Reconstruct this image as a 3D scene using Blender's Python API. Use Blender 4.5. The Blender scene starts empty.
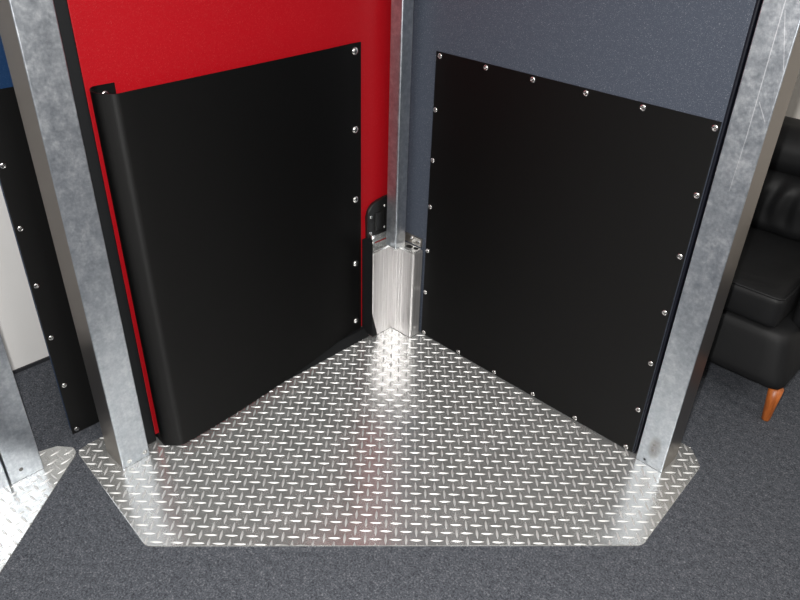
import bpy, bmesh, math, random
from mathutils import Vector, Matrix, noise

random.seed(7)
SC = bpy.context.scene
COL = SC.collection
PI = math.pi

# ------------------------------------------------------------------ materials
def new_mat(name):
    m = bpy.data.materials.new(name); m.use_nodes = True
    nt = m.node_tree
    return m, nt, nt.nodes['Principled BSDF']

def node(nt, kind, **kw):
    n = nt.nodes.new(kind)
    for k, v in kw.items():
        if k in n.inputs: n.inputs[k].default_value = v
        else: setattr(n, k, v)
    return n

def ramp(nt, src, stops):
    r = nt.nodes.new('ShaderNodeValToRGB')
    el = r.color_ramp.elements
    while len(el) < len(stops): el.new(0.5)
    for e, (p, c) in zip(el, stops):
        e.position = p
        e.color = (c, c, c, 1) if isinstance(c, (int, float)) else (*c, 1)
    nt.links.new(src, r.inputs[0])
    return r.outputs[0]

def bump(nt, bsdf, src, strength, dist):
    b = node(nt, 'ShaderNodeBump', Strength=strength, Distance=dist)
    nt.links.new(src, b.inputs['Height'])
    nt.links.new(b.outputs[0], bsdf.inputs['Normal'])
    return b

def coords(nt, scale=(1, 1, 1)):
    tc = nt.nodes.new('ShaderNodeTexCoord')
    mp = node(nt, 'ShaderNodeMapping')
    mp.inputs['Scale'].default_value = scale
    nt.links.new(tc.outputs['Object'], mp.inputs[0])
    return mp.outputs[0]

def noise_tex(nt, co, scale, detail=3, rough=.55):
    n = node(nt, 'ShaderNodeTexNoise', Scale=scale, Detail=detail, Roughness=rough)
    nt.links.new(co, n.inputs['Vector'])
    return n.outputs[0]

def math2(nt, op, a, b=None, c=None):
    n = nt.nodes.new('ShaderNodeMath'); n.operation = op
    for i, v in enumerate((a, b, c)):
        if v is None: continue
        if isinstance(v, (int, float)): n.inputs[i].default_value = v
        else: nt.links.new(v, n.inputs[i])
    return n.outputs[0]

def mat_plain(name, col, rough=.5, metal=0., spec=.5):
    m, nt, b = new_mat(name)
    b.inputs['Base Color'].default_value = (*col, 1)
    b.inputs['Roughness'].default_value = rough
    b.inputs['Metallic'].default_value = metal
    b.inputs['Specular IOR Level'].default_value = spec
    return m

def mat_laminate(name, col, speck, rough=.42):
    m, nt, b = new_mat(name)
    co = coords(nt)
    n1 = noise_tex(nt, co, 260, 2)
    n2 = noise_tex(nt, co, 620, 1, .4)
    c = ramp(nt, n2, [(.0, col), (.64, col), (.76, speck)])
    nt.links.new(c, b.inputs['Base Color'])
    b.inputs['Roughness'].default_value = rough
    b.inputs['Specular IOR Level'].default_value = .22
    bump(nt, b, n1, .35, .0012)
    return m

def mat_black_plastic(name, base=.0017, rough=.60, spec=.27):
    m, nt, b = new_mat(name)
    co = coords(nt)
    n1 = noise_tex(nt, co, 420, 2)
    n2 = noise_tex(nt, co, 9, 3)
    c = ramp(nt, n2, [(.3, base*.95), (.7, base*1.05)])
    nt.links.new(c, b.inputs['Base Color'])
    nt.links.new(ramp(nt, n2, [(.3, rough-.015), (.7, rough+.02)]), b.inputs['Roughness'])
    b.inputs['Specular IOR Level'].default_value = spec
    ge = nt.nodes.new('ShaderNodeNewGeometry'); cr = nt.nodes.new('ShaderNodeVectorMath'); cr.operation = 'CROSS_PRODUCT'
    nt.links.new(ge.outputs['Normal'], cr.inputs[0]); cr.inputs[1].default_value = (0.001, 0.002, 1)
    nt.links.new(cr.outputs[0], b.inputs['Tangent'])           # horizontal grain direction of the extruded sheet
    b.inputs['Anisotropic'].default_value = .72
    b.inputs['Anisotropic Rotation'].default_value = .25
    bump(nt, b, n1, .40, .0007)
    return m

def mat_post(name, scratches=(), smudges=()):
    """dull mill-finish aluminium with cloudy handling marks; scratches are (x0,z0,x1,z1,halfwidth)"""
    m, nt, b = new_mat(name)
    co = coords(nt)
    cloud = noise_tex(nt, co, 46, 6, .7)
    fine = noise_tex(nt, co, 130, 3, .6)
    rub = noise_tex(nt, coords(nt, (1, 1, .25)), 45, 3, .6)
    mix = math2(nt, 'ADD', math2(nt, 'MULTIPLY', cloud, .55), math2(nt, 'ADD', math2(nt, 'MULTIPLY', fine, .25), math2(nt, 'MULTIPLY', rub, .2)))
    colr = ramp(nt, mix, [(.36, (.37, .405, .45)), (.5, (.49, .525, .57)), (.64, (.65, .68, .71))])
    rgh = ramp(nt, mix, [(.36, .32), (.5, .37), (.64, .44)])
    col_out, rgh_out = colr, rgh
    tc = nt.nodes.new('ShaderNodeTexCoord'); sx = nt.nodes.new('ShaderNodeSeparateXYZ')
    nt.links.new(tc.outputs['Object'], sx.inputs[0])
    def blend(fac, colour, old):
        mx = nt.nodes.new('ShaderNodeMix'); mx.data_type = 'RGBA'
        nt.links.new(fac, mx.inputs[0]); nt.links.new(old, mx.inputs[6])
        mx.inputs[7].default_value = (*colour, 1)
        return mx.outputs[2]
    for (x0, z0, x1, z1, hw) in scratches:
        L = math.hypot(x1-x0, z1-z0); ux, uz = (x1-x0)/L, (z1-z0)/L
        dx = math2(nt, 'SUBTRACT', sx.outputs[0], x0); dz = math2(nt, 'SUBTRACT', sx.outputs[2], z0)
        t = math2(nt, 'ADD', math2(nt, 'MULTIPLY', dx, ux), math2(nt, 'MULTIPLY', dz, uz))
        dd = math2(nt, 'ABSOLUTE', math2(nt, 'SUBTRACT', math2(nt, 'MULTIPLY', dx, uz), math2(nt, 'MULTIPLY', dz, ux)))
        f = math2(nt, 'MULTIPLY', math2(nt, 'LESS_THAN', dd, hw), math2(nt, 'MULTIPLY', math2(nt, 'GREATER_THAN', t, 0), math2(nt, 'LESS_THAN', t, L)))
        f = math2(nt, 'MULTIPLY', f, .45)
        col_out = blend(f, (.93, .93, .95), col_out); rgh_out = blend(f, (.65, .65, .65), rgh_out)
    for (x0, z0, rx, rz, colr2, amt) in smudges:
        dx = math2(nt, 'DIVIDE', math2(nt, 'SUBTRACT', sx.outputs[0], x0), rx)
        dz = math2(nt, 'DIVIDE', math2(nt, 'SUBTRACT', sx.outputs[2], z0), rz)
        d = math2(nt, 'ADD', math2(nt, 'MULTIPLY', dx, dx), math2(nt, 'MULTIPLY', dz, dz))
        f = math2(nt, 'SUBTRACT', 1.0, d); f = math2(nt, 'MAXIMUM', f, 0.)
        f = math2(nt, 'MULTIPLY', math2(nt, 'MULTIPLY', f, amt), math2(nt, 'MULTIPLY', fine, 1.6))
        col_out = blend(f, colr2, col_out)
    nt.links.new(col_out, b.inputs['Base Color'])
    nt.links.new(rgh_out, b.inputs['Roughness'])
    b.inputs['Metallic'].default_value = .93
    bump(nt, b, fine, .06, .001)
    return m

def mat_plate(name):
    m, nt, b = new_mat(name)
    co = coords(nt)
    cloud = noise_tex(nt, co, 14, 4, .6)
    fine = noise_tex(nt, co, 240, 2, .6)
    mix = math2(nt, 'ADD', math2(nt, 'MULTIPLY', cloud, .7), math2(nt, 'MULTIPLY', fine, .3))
    nt.links.new(ramp(nt, mix, [(.38, (.60, .61, .60)), (.62, (.74, .75, .74))]), b.inputs['Base Color'])
    nt.links.new(ramp(nt, mix, [(.38, .19), (.62, .29)]), b.inputs['Roughness'])
    b.inputs['Metallic'].default_value = .77
    bump(nt, b, fine, .12, .0006)
    return m

def mat_extrusion(name):
    m, nt, b = new_mat(name)
    co = coords(nt, (1, 1, .02))
    n1 = noise_tex(nt, co, 160, 3, .6)
    nt.links.new(ramp(nt, n1, [(.35, (.62, .605, .605)), (.65, (.78, .765, .765))]), b.inputs['Base Color'])
    nt.links.new(ramp(nt, n1, [(.35, .31), (.65, .42)]), b.inputs['Roughness'])
    b.inputs['Metallic'].default_value = .84
    bump(nt, b, n1, .12, .0008)
    return m

def mat_carpet(name):
    m, nt, b = new_mat(name)
    co = coords(nt)
    n1 = noise_tex(nt, co, 175, 3, .8)
    n2 = noise_tex(nt, co, 50, 3, .6)
    n3 = noise_tex(nt, co, 300, 2, .7)
    mix = math2(nt, 'ADD', math2(nt, 'MULTIPLY', n1, .55), math2(nt, 'ADD', math2(nt, 'MULTIPLY', n2, .2), math2(nt, 'MULTIPLY', n3, .25)))
    c = ramp(nt, mix, [(.38, (.020, .022, .027)), (.47, (.062, .067, .079)), (.54, (.092, .099, .113)), (.63, (.21, .216, .235))])
    nt.links.new(c, b.inputs['Base Color'])
    b.inputs['Roughness'].default_value = .95
    b.inputs['Specular IOR Level'].default_value = .12
    bump(nt, b, mix, .6, .006)
    return m

def mat_wall(name, col):
    m, nt, b = new_mat(name)
    co = coords(nt)
    n1 = noise_tex(nt, co, 120, 2)
    b.inputs['Base Color'].default_value = (*col, 1)
    b.inputs['Roughness'].default_value = .75
    bump(nt, b, n1, .08, .002)
    return m

def mat_leather(name):
    m, nt, b = new_mat(name)
    co = coords(nt)
    v = node(nt, 'ShaderNodeTexVoronoi', Scale=300.); nt.links.new(co, v.inputs['Vector'])
    n2 = noise_tex(nt, co, 12, 3)
    b.inputs['Base Color'].default_value = (.0065, .0068, .0075, 1)
    nt.links.new(ramp(nt, n2, [(.3, .55), (.7, .64)]), b.inputs['Roughness'])
    b.inputs['Specular IOR Level'].default_value = .35
    bump(nt, b, v.outputs[0], .15, .0006)
    return m

def mat_wood(name):
    m, nt, b = new_mat(name)
    co = coords(nt, (6, 6, 1))
    n1 = noise_tex(nt, co, 14, 4)
    nt.links.new(ramp(nt, n1, [(.35, (.30, .075, .014)), (.65, (.50, .14, .03))]), b.inputs['Base Color'])
    b.inputs['Roughness'].default_value = .38
    return m

M = dict(
    red=mat_laminate('red_laminate', (.335, .0030, .0075), (.46, .045, .045)),
    grey=mat_laminate('blue_grey_laminate', (.054, .064, .086), (.20, .22, .25)),
    blue=mat_laminate('blue_laminate', (.007, .030, .085), (.05, .09, .18)),
    black=mat_black_plastic('black_textured_plastic'),
    gapshade=mat_plain('gap_shade_black', (.010, .011, .013), .55),  # flat black for the shade in the door gap
    seal=mat_plain('dark_grey_rubber_seal', (.0085, .0092, .010), .6, 0., .2),
    navy=mat_plain('navy_black_rubber', (.004, .005, .010), .5, 0., .25),
    bracket=mat_plain('black_cast_bracket', (.009, .009, .009), .35),
    steel=mat_plain('bright_steel', (.78, .77, .76), .22, 1.),
    socket=mat_plain('screw_socket_steel', (.16, .155, .15), .4, 1.),
    bracketm=mat_plain('dull_zinc_bracket', (.55, .50, .45), .42, 1.),
    brass=mat_plain('yellow_zinc_bolt', (.78, .66, .42), .3, 1.),
    plate=mat_plate('aluminium_tread_plate'),
    bar=mat_plain('worn_bright_tread_bar', (.76, .76, .755), .40, .5),
    guard=mat_extrusion('extruded_aluminium'),
    carpet=mat_carpet('grey_carpet'),
    wallw=mat_wall('white_wall_paint', (.80, .79, .775)),
    wallb=mat_wall('warm_beige_wall_paint', (.70, .665, .61)),
    wallo=mat_wall('off_white_wall_paint', (.50, .50, .50)),
    ceil=mat_wall('ceiling_tile', (.75, .74, .72)),
    base=mat_plain('dark_baseboard', (.02, .021, .025), .6),
    leather=mat_leather('black_leather'),
    wood=mat_wood('orange_wood'),
    side_reflection=mat_plain('post_side_wall_reflection', (.29, .262, .238), .30, 1.),  # warm wall reflection painted into the base colour of the post sides
    dark=mat_plain('slot_shade_black', (.004, .004, .004), .6),
)

# ------------------------------------------------------------------ builders
def link_mesh(name, bm, m, parent=None, smooth=False, loc=None):
    bmesh.ops.recalc_face_normals(bm, faces=bm.faces)
    me = bpy.data.meshes.new(name); bm.to_mesh(me); bm.free()
    if smooth:
        for p in me.polygons: p.use_smooth = True
    o = bpy.data.objects.new(name, me); COL.objects.link(o)
    if m is not None: me.materials.append(m)
    if parent is not None: o.parent = parent
    if loc is not None: o.location = loc
    return o

def tag(o, label=None, cat=None, group=None, kind=None):
    if label: o['label'] = label
    if cat: o['category'] = cat
    if group: o['group'] = group
    if kind: o['kind'] = kind
    return o

def empty(name, loc, label, cat, group=None):
    o = bpy.data.objects.new(name, None); COL.objects.link(o)
    o.location = loc; o.empty_display_size = .1
    return tag(o, label, cat, group, 'thing')

def sub(o):
    """inverse offset so parts may be written in world coordinates"""
    return -Vector(o.location)

def box_bm(x0, x1, y0, y1, z0, z1, bev=0., seg=2, off=None):
    bm = bmesh.new()
    bmesh.ops.create_cube(bm, size=1)
    for v in bm.verts:
        v.co = Vector(((x0+x1)/2+v.co.x*(x1-x0), (y0+y1)/2+v.co.y*(y1-y0), (z0+z1)/2+v.co.z*(z1-z0)))
    if bev > 0:
        bmesh.ops.bevel(bm, geom=list(bm.edges), offset=bev, segments=seg, profile=.5, affect='EDGES')
    if off is not None: bmesh.ops.translate(bm, verts=bm.verts, vec=off)
    return bm

def prism_bm(pts, axis, a0, a1, bev=0., seg=2):
    """extrude a 2D polygon; axis 'x': pts=(y,z), 'y': pts=(x,z), 'z': pts=(x,y)"""
    bm = bmesh.new()
    def P(p, a):
        return {'x': (a, p[0], p[1]), 'y': (p[0], a, p[1]), 'z': (p[0], p[1], a)}[axis]
    A = [bm.verts.new(P(p, a0)) for p in pts]
    B = [bm.verts.new(P(p, a1)) for p in pts]
    n = len(pts)
    bm.faces.new(A); bm.faces.new(B[::-1])
    for i in range(n):
        bm.faces.new((A[i], A[(i+1) % n], B[(i+1) % n], B[i]))
    if bev > 0:
        bmesh.ops.bevel(bm, geom=list(bm.edges), offset=bev, segments=seg, profile=.5, affect='EDGES')
    return bm

def lathe_bm(profile, seg=20, axis=Vector((0, 0, 1)), origin=Vector((0, 0, 0))):
    """profile: (radius, height) from the axis start to its end"""
    bm = bmesh.new(); rings = []
    q = Vector((0, 0, 1)).rotation_difference(axis)
    for r, h in profile:
        if r < 1e-6:
            rings.append([bm.verts.new(origin + q @ Vector((0, 0, h)))])
        else:
            rings.append([bm.verts.new(origin + q @ Vector((r*math.cos(2*PI*i/seg), r*math.sin(2*PI*i/seg), h))) for i in range(seg)])
    for a, b in zip(rings, rings[1:]):
        for i in range(seg):
            j = (i+1) % seg
            if len(a) == 1 and len(b) == 1: continue
            if len(a) == 1: bm.faces.new((a[0], b[i], b[j]))
            elif len(b) == 1: bm.faces.new((a[i], a[j], b[0]))
            else: bm.faces.new((a[i], a[j], b[j], b[i]))
    for ring, rev in ((rings[0], True), (rings[-1], False)):
        if len(ring) > 1: bm.faces.new(ring[::-1] if rev else ring)
    return bm

def add_bm(dst, src):
    me = bpy.data.meshes.new('tmp'); src.to_mesh(me); src.free()
    dst.from_mesh(me); bpy.data.meshes.remove(me)

# ------------------------------------------------------------------ setting
def structure(name, bm, m, label):
    return tag(link_mesh(name, bm, m), label, None, None, 'structure')
XL, YB, XR, YF, ZC = -.712, 1.46, 4.6, -5.6, 2.62
structure('floor', box_bm(XL-.1, XR+.1, YF-.1, YB+.1, -.05, 0), M['carpet'], 'dark grey speckled carpet floor')
structure('wall_left', box_bm(XL-.1, XL, YF, YB, 0, ZC), M['wallw'], 'white painted wall behind the blue door')
structure('wall_back', box_bm(XL-.1, XR+.1, YB, YB+.1, 0, ZC), M['wallb'], 'warm beige wall behind the black leather sofa')
structure('wall_right', box_bm(XR, XR+.1, YF, YB, 0, ZC), M['wallo'], 'off-white wall on the right')
structure('wall_front', box_bm(XL-.1, XR+.1, YF-.1, YF, 0, ZC), M['wallo'], 'off-white wall behind the camera')
structure('ceiling', box_bm(XL-.1, XR+.1, YF-.1, YB+.1, ZC, ZC+.1), M['ceil'], 'off-white ceiling')
structure('baseboard_left', box_bm(XL, XL+.008, YF, YB, 0, .012), M['base'], 'thin dark baseboard under the white wall')

# ------------------------------------------------------------------ tread plates
def bar_bm(c, ang, L=.0355, W=.0070, H=.0023, z=.004):
    """one raised lens-shaped tread bar"""
    bm = bmesh.new()
    n = 8; rows = []
    us = [-1, -.93, -.8, -.5, -.17, .17, .5, .8, .93, 1]
    ca, sa = math.cos(ang), math.sin(ang)
    for u in us:
        w = W/2*max(0., (1-abs(u)**2.0)); h = H*math.sqrt(max(0., (1-u*u)))
        sec = [(-w, 0), (-w*.62, h*.62), (-w*.22, h), (w*.22, h), (w*.62, h*.62), (w, 0)] if w > 1e-6 else [(0, 0)]
        rows.append([bm.verts.new((c[0]+u*L/2*ca-s*sa, c[1]+u*L/2*sa+s*ca, z+hh)) for s, hh in sec])
    for a, b in zip(rows, rows[1:]):
        if len(a) == 1:
            for i in range(5): bm.faces.new((a[0], b[i+1], b[i]))
        elif len(b) == 1:
            for i in range(5): bm.faces.new((a[i], a[i+1], b[0]))
        else:
            for i in range(5): bm.faces.new((a[i], a[i+1], b[i+1], b[i]))
    return bm

def inside(poly, x, y, grow=0.):
    n = len(poly)
    for i in range(n):
        (x0, y0), (x1, y1) = poly[i], poly[(i+1) % n]
        L = math.hypot(x1-x0, y1-y0)
        d = ((x1-x0)*(y-y0)-(y1-y0)*(x-x0))/L
        if d < -grow: return False
    return True

def tread_plate(poly, ang0, phase, footprints, label, corner=.014):
    """poly counter-clockwise and convex"""
    bm = bmesh.new()
    A = [bm.verts.new((x, y, 0.0005)) for x, y in poly]
    f = bm.faces.new(A)
    r = bmesh.ops.extrude_face_region(bm, geom=[f])
    for v in r['geom']:
        if isinstance(v, bmesh.types.BMVert): v.co.z = .004
    vert_edges = [e for e in bm.edges if abs(e.verts[0].co.z-e.verts[1].co.z) > .001]
    bmesh.ops.bevel(bm, geom=vert_edges, offset=corner, segments=4, profile=.5, affect='EDGES')
    top = [e for e in bm.edges if all(abs(v.co.z-.004) < 1e-5 for v in e.verts) and len(e.link_faces) == 2 and any(abs(fc.normal.z) < .5 for fc in e.link_faces)]
    bmesh.ops.bevel(bm, geom=top, offset=.0012, segments=2, profile=.5, affect='EDGES')
    bars = bmesh.new()
    p = .0281
    ca, sa = math.cos(ang0), math.sin(ang0)
    for i in range(-80, 81):
        for j in range(-80, 81):
            u, v = i*p+phase[0], j*p+phase[1]
            x, y = u*ca-v*sa, u*sa+v*ca
            if not inside(poly, x, y, .016): continue
            if any(a <= x <= b and c <= y <= d for a, b, c, d in footprints): continue
            add_bm(bars, bar_bm((x, y), ang0 + (0 if (i+j) % 2 == 0 else PI/2)))
    n = len(poly)
    for i in range(n):
        (x0, y0), (x1, y1) = poly[i], poly[(i+1) % n]
        L = math.hypot(x1-x0, y1-y0); nx, ny = (y1-y0)/L, -(x1-x0)/L
        bmesh.ops.bisect_plane(bars, geom=list(bars.verts)+list(bars.edges)+list(bars.faces), dist=1e-6,
                               plane_co=(x0-nx*.0015, y0-ny*.0015, 0), plane_no=(nx, ny, 0), clear_outer=True)
    for f in bars.faces: f.material_index = 1
    add_bm(bm, bars)
    me = bpy.data.meshes.new('tread_plate'); bmesh.ops.recalc_face_normals(bm, faces=bm.faces); bm.to_mesh(me); bm.free()
    me.materials.append(M['plate']); me.materials.append(M['bar'])
    o = bpy.data.objects.new('tread_plate', me); COL.objects.link(o)
    return tag(o, label, 'floor plate')

PLATE1 = [(-.1785, -1.190), (.288, -1.2175), (1.228, -.249), (1.207, .158), (1.150, .2175), (-.19, .2175), (-.19, -1.155)]
POSTS = dict(left=(-.118, -.013, -1.1245, -1.036), right=(1.046, 1.1335, .044, .146))
foot = [(a-.004, b+.004, c-.004, d+.004) for a, b, c, d in POSTS.values()] + [(-.06, .004, -.12, .06), (-.06, .112, -.003, .06), (-.10, -.045, -1.04, .06), (-.05, 1.05, .05, .1)]
tread_plate(PLATE1, math.radians(45-1.0), (.004, .006), foot, 'large aluminium tread plate on the carpet under the red and blue-grey doors')
PLATE2 = [(-.52, -1.62), (-.52, -2.6), (.42, -2.6), (.42, -1.895), (-.166, -1.2025), (-.1805, -1.1915), (-.2067, -1.1890), (-.246, -1.222), (-.262, -1.275)]
tread_plate(PLATE2, math.radians(8), (.004, .011), [(-.29, -.172, -1.50, -1.28)], 'aluminium tread plate at the left edge carrying the pair of posts', .003)

# ------------------------------------------------------------------ posts and pole
def post(x0, x1, y0, y1, z0, z1, m, label, wall=.004, rad=.0025, cat='post', name='aluminium_post', side=None):
    """square tube open at its top"""
    cx, cy = (x0+x1)/2, (y0+y1)/2
    bm = bmesh.new()
    def ring(hx, hy, r, z, seg=3):
        out = []
        for qx, qy, a0 in ((1, 1, 0), (-1, 1, 90), (-1, -1, 180), (1, -1, 270)):
            for k in range(seg+1):
                a = math.radians(a0+90*k/seg)
                out.append(bm.verts.new((qx*(hx-r)+r*math.cos(a), qy*(hy-r)+r*math.sin(a), z)))
        return out
    hx, hy = (x1-x0)/2, (y1-y0)/2
    o0, o1 = ring(hx, hy, rad, 0), ring(hx, hy, rad, z1-z0)
    i0, i1 = ring(hx-wall, hy-wall, rad*.5, 0), ring(hx-wall, hy-wall, rad*.5, z1-z0)
    n = len(o0)
    for k in range(n):
        j = (k+1) % n
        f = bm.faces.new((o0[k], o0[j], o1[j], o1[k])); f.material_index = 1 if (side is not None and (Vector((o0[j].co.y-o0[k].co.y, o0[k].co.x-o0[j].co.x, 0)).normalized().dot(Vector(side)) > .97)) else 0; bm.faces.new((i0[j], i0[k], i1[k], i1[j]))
        bm.faces.new((o1[k], o1[j], i1[j], i1[k])); bm.faces.new((o0[j], o0[k], i0[k], i0[j]))
    o = link_mesh(name, bm, m, None, False, (cx, cy, z0))
    if side is not None: o.data.materials.append(M['side_reflection'])
    return tag(o, label, cat)

ZT = 2.2
mp_left = mat_post('post_aluminium_left')
# object coordinates of the right post: x - 1.08975, z - .004
mp_right = mat_post('post_aluminium_right',
    scratches=[(.0010, 1.45, .0042, 1.05, .0009), (.0040, 1.05, .0012, .92, .0006), (.0065, 1.335, .040, 1.215, .0006), (.0090, 1.140, .0335, 1.10, .0007)],
    smudges=[(.004, .075, .022, .05, (.20, .18, .165), .9), (-.016, .014, .006, .006, (.03, .03, .03), 1.2)])
a, b, c, d = POSTS['left']
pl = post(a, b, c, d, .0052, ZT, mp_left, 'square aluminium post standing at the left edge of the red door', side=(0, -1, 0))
a, b, c, d = POSTS['right']
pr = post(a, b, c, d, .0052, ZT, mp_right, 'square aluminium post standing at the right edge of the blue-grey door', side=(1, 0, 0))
mp_far = mat_post('post_aluminium_far')
pf = post(-.285, -.180, -1.3845, -1.2905, .0052, ZT, mp_far, 'aluminium post with bright foot, on the left-edge tread plate, nearer the white wall gap')
pg = post(-.285, -.182, -1.4835, -1.3895, .004, ZT, mp_far, 'aluminium post cut off by the left picture edge, beside another post')
# plug weld discs at the feet
def plug(parent, x, y, z, nrm, r=.0075, mat=None):
    o = link_mesh('weld_plug', lathe_bm([(r, -.001), (r, .0006), (r*.8, .0012), (r*.45, .0003), (0, .0001)], 14, Vector(nrm), Vector((x, y, z))-Vector(parent.location)), mat or M['plate'], parent, True)
    return o
plug(pl, -.013, -1.101, .0224, (1, 0, 0)); plug(pl, -.013, -1.0505, .025, (1, 0, 0))
plug(pf, -.180, -1.349, .040, (1, 0, 0), .006, M['socket'])
pole = post(-.020, .032, -.020, .032, .3765, ZT, mat_post('pole_aluminium'), 'slim square aluminium pole in the corner between the two doors', .003, .005, 'pole', 'corner_pole')

# ------------------------------------------------------------------ fasteners (shared meshes)
def pan_screw_mesh():
    bm = lathe_bm([(.0, -.001), (.0085, -.001), (.0088, .0012), (.0078, .0030), (.0058, .0040), (.0042, .0042), (.0036, .0022), (.0016, .0022), (.0012, .0032), (0, .0034)], 18)
    bmesh.ops.recalc_face_normals(bm, faces=bm.faces)
    me = bpy.data.meshes.new('screw'); bm.to_mesh(me); bm.free()
    me.materials.append(M['steel']); me.materials.append(M['socket'])
    for p in me.polygons:
        p.use_smooth = True
        r = math.hypot(p.center.x, p.center.y)
        if .0012 < r < .0041 and p.center.z > .0015: p.material_index = 1
    return me
def dome_bolt_mesh(R=.0125, H=.0065):
    prof = [(0, -.001), (R, -.001), (R, .0008)] + [(R*math.cos(t), .0008+H*math.sin(t)) for t in (math.radians(q) for q in (20, 40, 60, 78))] + [(0, .0008+H)]
    bm = lathe_bm(prof, 20)
    bmesh.ops.recalc_face_normals(bm, faces=bm.faces)
    me = bpy.data.meshes.new('bolt'); bm.to_mesh(me); bm.free()
    me.materials.append(M['steel'])
    for p in me.polygons: p.use_smooth = True
    return me
SCREW, BOLT, SMALL = pan_screw_mesh(), dome_bolt_mesh(), dome_bolt_mesh(.0062, .0035)
QX = Vector((0, 0, 1)).rotation_difference(Vector((1, 0, 0)))
QY = Vector((0, 0, 1)).rotation_difference(Vector((0, -1, 0)))
def fastener(me, name, parent, world, quat, rootloc):
    o = bpy.data.objects.new(name, me); COL.objects.link(o)
    o.parent = parent; o.location = Vector(world)-Vector(rootloc)
    o.rotation_mode = 'QUATERNION'; o.rotation_quaternion = quat
    return o

# ------------------------------------------------------------------ blue-grey door
gd = empty('impact_door', (.5, .076, .004), 'blue-grey swing door with a black kick plate screwed on all round', 'door')
gl = Vector(gd.location)
def part(name, bm, m, root, smooth=False, parent=None):
    bmesh.ops.translate(bm, verts=bm.verts, vec=-Vector(root.location))
    return link_mesh(name, bm, m, parent or root, smooth)
part('door_panel', box_bm(-.03, 1.0275, .0575, .0945, .010, 2.12, .0015, 2), M['grey'], gd)
kp = part('kick_plate', box_bm(.1125, 1.0262, .0535, .0573, .008, 1.0775, .001, 2), M['black'], gd)
part('edge_gasket', box_bm(1.0277, 1.0368, .0560, .0945, .006, 2.12, .0035, 3), M['navy'], gd)
part('gap_shade_strip', box_bm(1.0370, 1.0455, .0760, .0945, .006, 2.12, .001, 2), M['gapshade'], gd)  # added black strip, stands in for the shade in the gap beside the post
tops = [.1298, .3124, .4818, .6554, .8238, 1.0145]
bots = [.1275, .3043, .4736, .6438, .8151, 1.0045]
lefts = [.1998, .3759, .5502, .7214, .8940]
rights = [.1767, .3536, .5313, .7097, .8858]
spots = [(x, 1.0655) for x in tops[:-1]] + [(tops[-1], 1.0608)] + [(x, .0190) for x in bots]
spots += [(.1235, z) for z in lefts] + [(1.0105+.004*z, z) for z in rights]
for x, z in spots:
    fastener(SCREW, 'screw', kp, (x, .0535, z), QY, gl)
gb = part('pivot_bracket', box_bm(.012, .0925, .0490, .0573, .3785, .4105, .001, 2), M['bracketm'], gd)
tag(gb, 'dull metal bracket at the hinge corner')
for x, z in ((.0475, .4015), (.0845, .3965)):
    fastener(SMALL, 'bolt', gb, (x, .0490, z), QY, gl).data = SMALL

# ------------------------------------------------------------------ red door
rd = empty('impact_door', (-.075, -.5, .004), 'red swing door with a bulging black bumper sheet rolled at its free edge', 'door')
rl = Vector(rd.location)
part('door_panel', box_bm(-.0950, -.0550, -.9900, .030, .030, 2.12, .0015, 2), M['red'], rd)
part('edge_gasket', box_bm(-.0950, -.0520, -1.0335, -.9902, .006, 2.12, .005, 3), M['seal'], rd)
part('sweep_seal', prism_bm([(-.078, .029), (-.078, .012), (-.060, .012), (-.014, .0065), (-.0115, .0068), (-.040, .029)], 'y', -.985, -.1068, .0008, 1), M['seal'], rd)
# bumper sheet: bulges out from its bolted edge, then rolls back onto the door at the free edge
def sheet_profile(t):
    """plan outline at height fraction t (0 bottom, 1 top)"""
    e = t**.8
    B = .096*(1-e)+.064*e
    yf = -.945*(1-e)+-.942*e
    ex = .045*(1-e)+.0445*e
    x0 = -.0515
    pts = []
    for i in range(0, 4):
        pts.append((x0, -.1170-i*(.0415/3)))
    n = 22
    for i in range(1, n+1):
        s = i/n
        g = 1-(1-s)**1.75
        g *= s/(s+.05)*1.05
        g = g*(1-e*.9)+e*.9*s
        pts.append((x0+B*g, -.1585+(yf+.1585)*s))
    # free edge: a broad bend, a short straight run, then a tight turn back onto the door
    xf, xb, p1, R1 = x0+B, -.0535, math.radians(37), .030
    D = xf-xb-R1*(1-math.cos(p1)); Y = ex-R1*math.sin(p1)
    a11, a12, a21, a22 = math.sin(p1), 1+math.cos(p1), math.cos(p1), 1-math.sin(p1)
    det = a11*a22-a12*a21
    Ls, R2 = (D*a22-a12*Y)/det, (a11*Y-a21*D)/det
    for i in range(1, 8):
        a = p1*i/7
        pts.append((xf-R1*(1-math.cos(a)), yf-R1*math.sin(a)))
    qx, qy = pts[-1]
    qx -= Ls*math.sin(p1); qy -= Ls*math.cos(p1)
    for i in range(0, 12):
        a = p1+(PI-p1)*i/11
        pts.append((qx-R2*(math.cos(p1)-math.cos(a)), qy-R2*(math.sin(a)-math.sin(p1))))
    for i in range(1, 4):
        pts.append((xb, yf+(-.918-yf)*i/3))
    return pts
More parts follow.
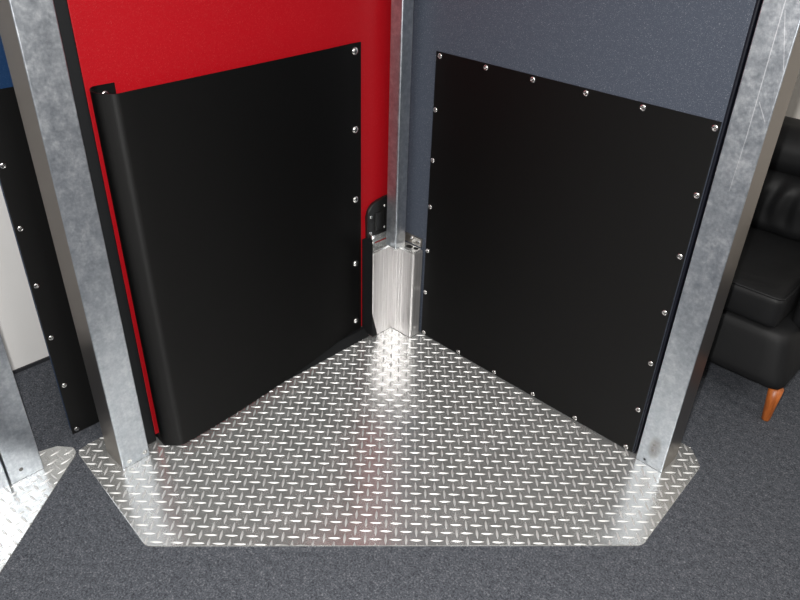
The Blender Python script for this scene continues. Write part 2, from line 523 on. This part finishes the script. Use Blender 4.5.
def sheet_bm():
    th = .0032
    zN = 30
    bm = bmesh.new(); grids = ([], [])
    for zi in range(zN+1):
        t = zi/zN
        P0 = sheet_profile(t)
        n = len(P0)
        for side in (0, 1):
            row = []
            for i, (x, y) in enumerate(P0):
                xa, ya = P0[max(i-1, 0)]; xb, yb = P0[min(i+1, n-1)]
                dx, dy = xb-xa, yb-ya; L = math.hypot(dx, dy) or 1
                nx, ny = -dy/L, dx/L            # outward (towards +x on the front run)
                o = th*(1 if side == 0 else 0)
                zb, ztop = .035, 1.1000
                ztop += .006*max(0, min(1, (i-6)/18)); ztop += .007*max(0, min(1, (i-(n-18))/12))   # the rolled return stands a little higher
                z = zb+(ztop-zb)*t
                row.append(bm.verts.new((x+nx*o, y+ny*o, z)))
            grids[side].append(row)
    n = len(grids[0][0])
    for side in (0, 1):
        g = grids[side]
        for zi in range(zN):
            for i in range(n-1):
                bm.faces.new((g[zi][i], g[zi][i+1], g[zi+1][i+1], g[zi+1][i]))
    a, b = grids
    for i in range(n-1):
        bm.faces.new((a[0][i], a[0][i+1], b[0][i+1], b[0][i])); bm.faces.new((a[zN][i], a[zN][i+1], b[zN][i+1], b[zN][i]))
    for zi in range(zN):
        bm.faces.new((a[zi][0], a[zi+1][0], b[zi+1][0], b[zi][0])); bm.faces.new((a[zi][n-1], a[zi+1][n-1], b[zi+1][n-1], b[zi][n-1]))
    return bm
bs = part('bumper_sheet', sheet_bm(), M['black'], rd, True)
try: 
    md = bs.modifiers.new('edges', 'EDGE_SPLIT'); md.split_angle = math.radians(40)
except Exception: pass
for z in (1.0765, .8275, .5795, .3275, .0770):
    fastener(BOLT, 'bolt', bs, (-.0483, -.1435, z), QX, rl)
fastener(SCREW, 'screw', bs, (-.0502, -.948, 1.091), QX, rl)
# hinge-side seal and lower pivot
hs = part('hinge_seal', box_bm(-.0548, .0005, -.1066, -.1046, .012, .4105, .0008, 2), M['seal'], rd)
part('seal_flap', prism_bm([(-.1066, .115), (-.0790, .008), (-.1066, .008)], 'x', .0015, .0035, .0004, 1), M['seal'], rd)
def bracket_bm():
    pts = [(.028, .411), (.028, .552), (-.010, .552)]
    for k in range(9):
        a = math.radians(90+90*k/8)
        pts.append((-.040+.052*math.cos(a), .497+.049*math.sin(a)))
    pts += [(-.092, .411)]
    return prism_bm(pts, 'x', -.0546, -.0400, .004, 3)
rb = part('pivot_bracket', bracket_bm(), M['bracket'], rd)
part('cover_boss', box_bm(-.0398, -.0355, -.058, -.016, .432, .503, .004, 3), M['bracket'], rd, False, rb)
for y, z in ((-.0765, .4935), (-.0085, .519), (-.0085, .4340), (-.0785, .4300)):
    fastener(SMALL, 'bolt', rb, (-.0400, y, z), QX, rl)
part('backing_plate', box_bm(-.0548, -.0520, -.0660, .028, .3768, .4105, .0006, 1), M['plate'], rd)
part('hinge_seal', box_bm(-.0548, -.0460, -.1044, -.0665, .3768, .4105, .0008, 1), M['seal'], rd)
part('pivot_pin', lathe_bm([(0, .3768), (.0075, .3768), (.0075, .426), (0, .426)], 16, Vector((0, 0, 1)), Vector((-.031, -.0755, 0))), M['steel'], rd, True)

# ------------------------------------------------------------------ hinge guard in the corner
hg = empty('hinge_guard', (0, 0, .004), 'short bright aluminium V-shaped guard at the foot of the corner pole', 'hinge guard')
def leaf_pts(sgn):
    """plan outline of one guard leaf along +u with a rolled outer edge that turns back along -v"""
    th, L, R = .004, .104, .010
    out = [(0, 0)]
    out += [(u, 0) for u in (.006,)]
    for g in (.020, .034, .048):
        out += [(g, 0), (g+.0015, -.0012), (g+.003, 0)]
    out += [(L-R, 0)]
    for k in range(1, 9):
        a = math.radians(90*k/8)
        out.append((L-R+R*math.sin(a), -R+R*math.cos(a)))
    out += [(L, -.048)]
    inn = [(L-th, -.048), (L-th, -R)]
    for k in range(1, 7):
        a = math.radians(90-90*k/6)
        inn.append((L-R+(R-th)*math.sin(a), -R+(R-th)*math.cos(a)))
    inn += [(.0, -th)]
    return out+inn
bm = prism_bm([(x, -y) for x, y in leaf_pts(1)], 'z', .0062, .3705)      # right leaf: along +x, turns back to +y
part('guard_leaf', bm, M['guard'], hg)
bm = prism_bm([(y, -x) for x, y in leaf_pts(1)], 'z', .0062, .3705)      # left leaf: along -y, turns back to -x
# corner cut at the foot of the left leaf
bmesh.ops.bisect_plane(bm, geom=list(bm.verts)+list(bm.edges)+list(bm.faces), plane_co=(0, -.104, .110), plane_no=(0, -1, -.26), clear_outer=True)
ed = [e for e in bm.edges if e.is_boundary]
bmesh.ops.holes_fill(bm, edges=ed)
part('guard_leaf', bm, M['guard'], hg)
tp = [(-.0480, .036), (-.0480, -.100), (-.004, -.100), (-.004, -.024), (.036, -.024), (.036, .004), (.099, .004), (.099, .046), (.036, .046)]
cap = part('top_plate', prism_bm(tp, 'z', .3708, .3763, .0008, 1), M['plate'], hg)
for x, y, rx, ry in ((.056, .028, .014, .011), (.083, .034, .010, .008)):
    part('slot_shade_disc', prism_bm([(x+rx*math.cos(2*PI*k/20), y+ry*math.sin(2*PI*k/20)) for k in range(20)], 'z', .3764, .3768), M['dark'], hg, False, cap)  # flat dark disc on the plate, paints the shade inside a hole

# ------------------------------------------------------------------ blue door
bd = empty('impact_door', (-.272, -.75, 0), 'blue door with a black kick plate, standing on the carpet behind the left post', 'door')
bl = Vector(bd.location)
part('door_panel', box_bm(-.282, -.2660, -1.1635, -.34, .014, 2.12, .0015, 2), M['blue'], bd)
bk = part('kick_plate', box_bm(-.2658, -.2620, -1.1650, -.342, .0035, 1.0860, .001, 2), M['black'], bd)
for i in range(7):
    fastener(SCREW, 'screw', bk, (-.2620, -1.1500, .019+i*.1765), QX, bl)
for i in range(1, 6):
    for z in (.019, .019+6*.1765):
        fastener(SCREW, 'screw', bk, (-.2620, -1.1500+i*.1585, z), QX, bl)

# ------------------------------------------------------------------ sofa
sf = empty('sofa', (.72, .95, 0), 'black leather sofa on an orange wooden leg, beside the right post', 'sofa')
def soft_box(x0, x1, y0, y1, z0, z1, rad, puff=0., wrinkle=None, nx=24, ny=14, nz=8, flare=0.):
    """rounded, slightly inflated cushion"""
    bm = bmesh.new()
    hx, hy, hz = (x1-x0)/2, (y1-y0)/2, (z1-z0)/2
    c = Vector(((x0+x1)/2, (y0+y1)/2, (z0+z1)/2))
    vm = {}
    def V(i, j, k):
        key = (i, j, k)
        if key not in vm:
            p = Vector((-hx+2*hx*i/nx, -hy+2*hy*j/ny, -hz+2*hz*k/nz))
            q = Vector((max(-hx+rad, min(hx-rad, p.x)), max(-hy+rad, min(hy-rad, p.y)), max(-hz+rad, min(hz-rad, p.z))))
            d = p-q
            if d.length > 1e-9: p = q+d.normalized()*min(rad, max(d.length, rad if (i in (0, nx))+(j in (0, ny))+(k in (0, nz)) >= 1 else 0))
            fx, fy, fz = 1-(p.x/hx)**2, 1-(p.y/hy)**2, 1-(p.z/hz)**2
            p += Vector((0, math.copysign(1, p.y)*puff*.6*max(0, fx)**.5*max(0, fz)*abs(p.y/hy)**3, math.copysign(1, p.z)*puff*max(0, fx)**.4*max(0, fy)*abs(p.z/hz)**3))
            if wrinkle: p += wrinkle(p+c, p, hx, hy, hz)
            if flare: 
                p.x += flare*(-p.z/hz)*.5*max(0, p.x/hx); p.y -= flare*(-p.z/hz)*.4*max(0, -p.y/hy)
            vm[key] = bm.verts.new(p+c)
        return vm[key]
    for i in range(nx):
        for j in range(ny):
            bm.faces.new((V(i, j, 0), V(i, j+1, 0), V(i+1, j+1, 0), V(i+1, j, 0)))
            bm.faces.new((V(i, j, nz), V(i+1, j, nz), V(i+1, j+1, nz), V(i, j+1, nz)))
    for i in range(nx):
        for k in range(nz):
            bm.faces.new((V(i, 0, k), V(i+1, 0, k), V(i+1, 0, k+1), V(i, 0, k+1)))
            bm.faces.new((V(i, ny, k), V(i, ny, k+1), V(i+1, ny, k+1), V(i+1, ny, k)))
    for j in range(ny):
        for k in range(nz):
            bm.faces.new((V(0, j, k), V(0, j, k+1), V(0, j+1, k+1), V(0, j+1, k)))
            bm.faces.new((V(nx, j, k), V(nx, j+1, k), V(nx, j+1, k+1), V(nx, j, k+1)))
    return bm
part('base', soft_box(.10, 1.262, .522, 1.38, .128, .334, .035, 0., None, 30, 20, 10, .05), M['leather'], sf, True)
part('armrest', soft_box(1.202, 1.300, .640, 1.38, .30, .585, .03, .006, None, 8, 24, 12), M['leather'], sf, True)
part('seat_cushion', soft_box(.115, 1.196, .519, 1.12, .337, .455, .022, .012, None, 40, 24, 12), M['leather'], sf, True)
def pleats(w, p, hx, hy, hz):
    a = .006*math.sin(w.x*95+2.2*math.sin(w.z*14))*max(0, 1-((p.z/hz)-.25)**2)
    a += .012*noise.noise(Vector((w.x*14, w.z*9, 3.1)))
    return Vector((0, -a*max(0, -p.y/hy), 0))
part('lumbar_cushion', soft_box(.12, 1.120, .935, 1.14, .462, .668, .045, .02, pleats, 90, 8, 22), M['leather'], sf, True)
part('backrest', soft_box(.11, 1.150, .965, 1.20, .664, .822, .068, .012, lambda w, p, hx, hy, hz: Vector((0, -.01*noise.noise(Vector((w.x*5, w.z*6, 1.7))), 0)), 50, 12, 16), M['leather'], sf, True)
part('back_frame', soft_box(.105, 1.20, 1.145, 1.30, .338, .655, .03, 0., None, 16, 8, 8), M['leather'], sf, True)
# seat edge piping
def tube_bm(pts, r, seg=8):
    bm = bmesh.new(); rings = []
    for i, p in enumerate(pts):
        p = Vector(p); a = Vector(pts[max(i-1, 0)]); b = Vector(pts[min(i+1, len(pts)-1)])
        d = (b-a).normalized(); u = d.cross(Vector((0, 0, 1))).normalized(); v = d.cross(u)
        rings.append([bm.verts.new(p+u*r*math.cos(2*PI*k/seg)+v*r*math.sin(2*PI*k/seg)) for k in range(seg)])
    for a, b in zip(rings, rings[1:]):
        for k in range(seg): bm.faces.new((a[k], a[(k+1) % seg], b[(k+1) % seg], b[k]))
    bm.faces.new(rings[0]); bm.faces.new(rings[-1][::-1])
    return bm
sc = [o for o in sf.children if o.name.startswith('seat_cushion')][0]
part('piping', tube_bm([(.14, .5225, .4495), (.6, .5225, .4515), (1.16, .5225, .4495), (1.180, .526, .4488), (1.1905, .538, .4488), (1.1925, .60, .4500), (1.1925, .90, .4500)], .0042), M['leather'], sf, True, sc)
def leg_at(x, y, dx, dy):
    bm = bmesh.new(); rings = []
    for t, r in ((0, .0125), (.03, .0135), (.5, .0185), (1, .0235)):
        z = .001+.133*t
        rings.append([bm.verts.new((x+dx*t+r*math.cos(2*PI*k/18), y+dy*t+r*math.sin(2*PI*k/18), z)) for k in range(18)])
    for a, b in zip(rings, rings[1:]):
        for k in range(18): bm.faces.new((a[k], a[(k+1) % 18], b[(k+1) % 18], b[k]))
    bm.faces.new(rings[0][::-1]); bm.faces.new(rings[-1])
    o = part('leg', bm, M['wood'], sf, True)
    return o
for x, y, dx, dy in ((1.262, .541, -.003, .0), (.14, .545, .004, 0), (1.235, 1.33, 0, 0), (.14, 1.33, 0, 0)):
    leg_at(x, y, dx, dy)

# ------------------------------------------------------------------ camera
cam = bpy.data.cameras.new('camera'); co = bpy.data.objects.new('camera', cam); COL.objects.link(co)
R = Matrix(((0.7137577, 0.38866359, -0.58265819), (0.69979755, -0.36145574, 0.61614376), (0.0288675, -0.84752012, -0.52997765)))
mw = Matrix.Identity(4)
for r in range(3):
    mw[r][0] = R[r][0]; mw[r][1] = -R[r][1]; mw[r][2] = -R[r][2]
mw.translation = Vector((1.63676305, -1.68441351, 1.6))
co.matrix_world = mw
cam.sensor_width = 36; cam.sensor_fit = 'HORIZONTAL'
cam.lens = 716/800*36
cam.clip_start = .05
SC.camera = co

# ------------------------------------------------------------------ light
def area(name, loc, target, size, power, col=(1, 1, 1), shape='DISK', size_y=None):
    L = bpy.data.lights.new(name, 'AREA'); L.shape = shape; L.size = size
    if size_y: L.size_y = size_y
    L.energy = power; L.color = col
    o = bpy.data.objects.new(name, L); COL.objects.link(o)
    o.location = loc
    o.rotation_euler = (Vector(target)-Vector(loc)).to_track_quat('-Z', 'Y').to_euler()
    return o
fl = Vector(mw.translation) + mw.to_3x3() @ Vector((-.045, .05, .0))
area('camera_flash', fl, fl + mw.to_3x3() @ Vector((0, 0, -1)), .035, 43, (1, .985, .965))
for x, y in ((2.2, -1.2), (2.2, -3.6), (.6, -3.0), (3.6, .2)):
    area('ceiling_lamp', (x, y, ZC-.01), (x, y, 0), 1.2, 27, (1, .97, .93), 'RECTANGLE', .6)

w = bpy.data.worlds.new('world'); SC.world = w; w.use_nodes = True
w.node_tree.nodes['Background'].inputs[0].default_value = (.05, .05, .05, 1)
w.node_tree.nodes['Background'].inputs[1].default_value = .3

SC.view_settings.view_transform = 'Standard'
SC.view_settings.look = 'None'
SC.view_settings.gamma = 1
SC.view_settings.exposure = 0
SC.view_settings.use_curve_mapping = False
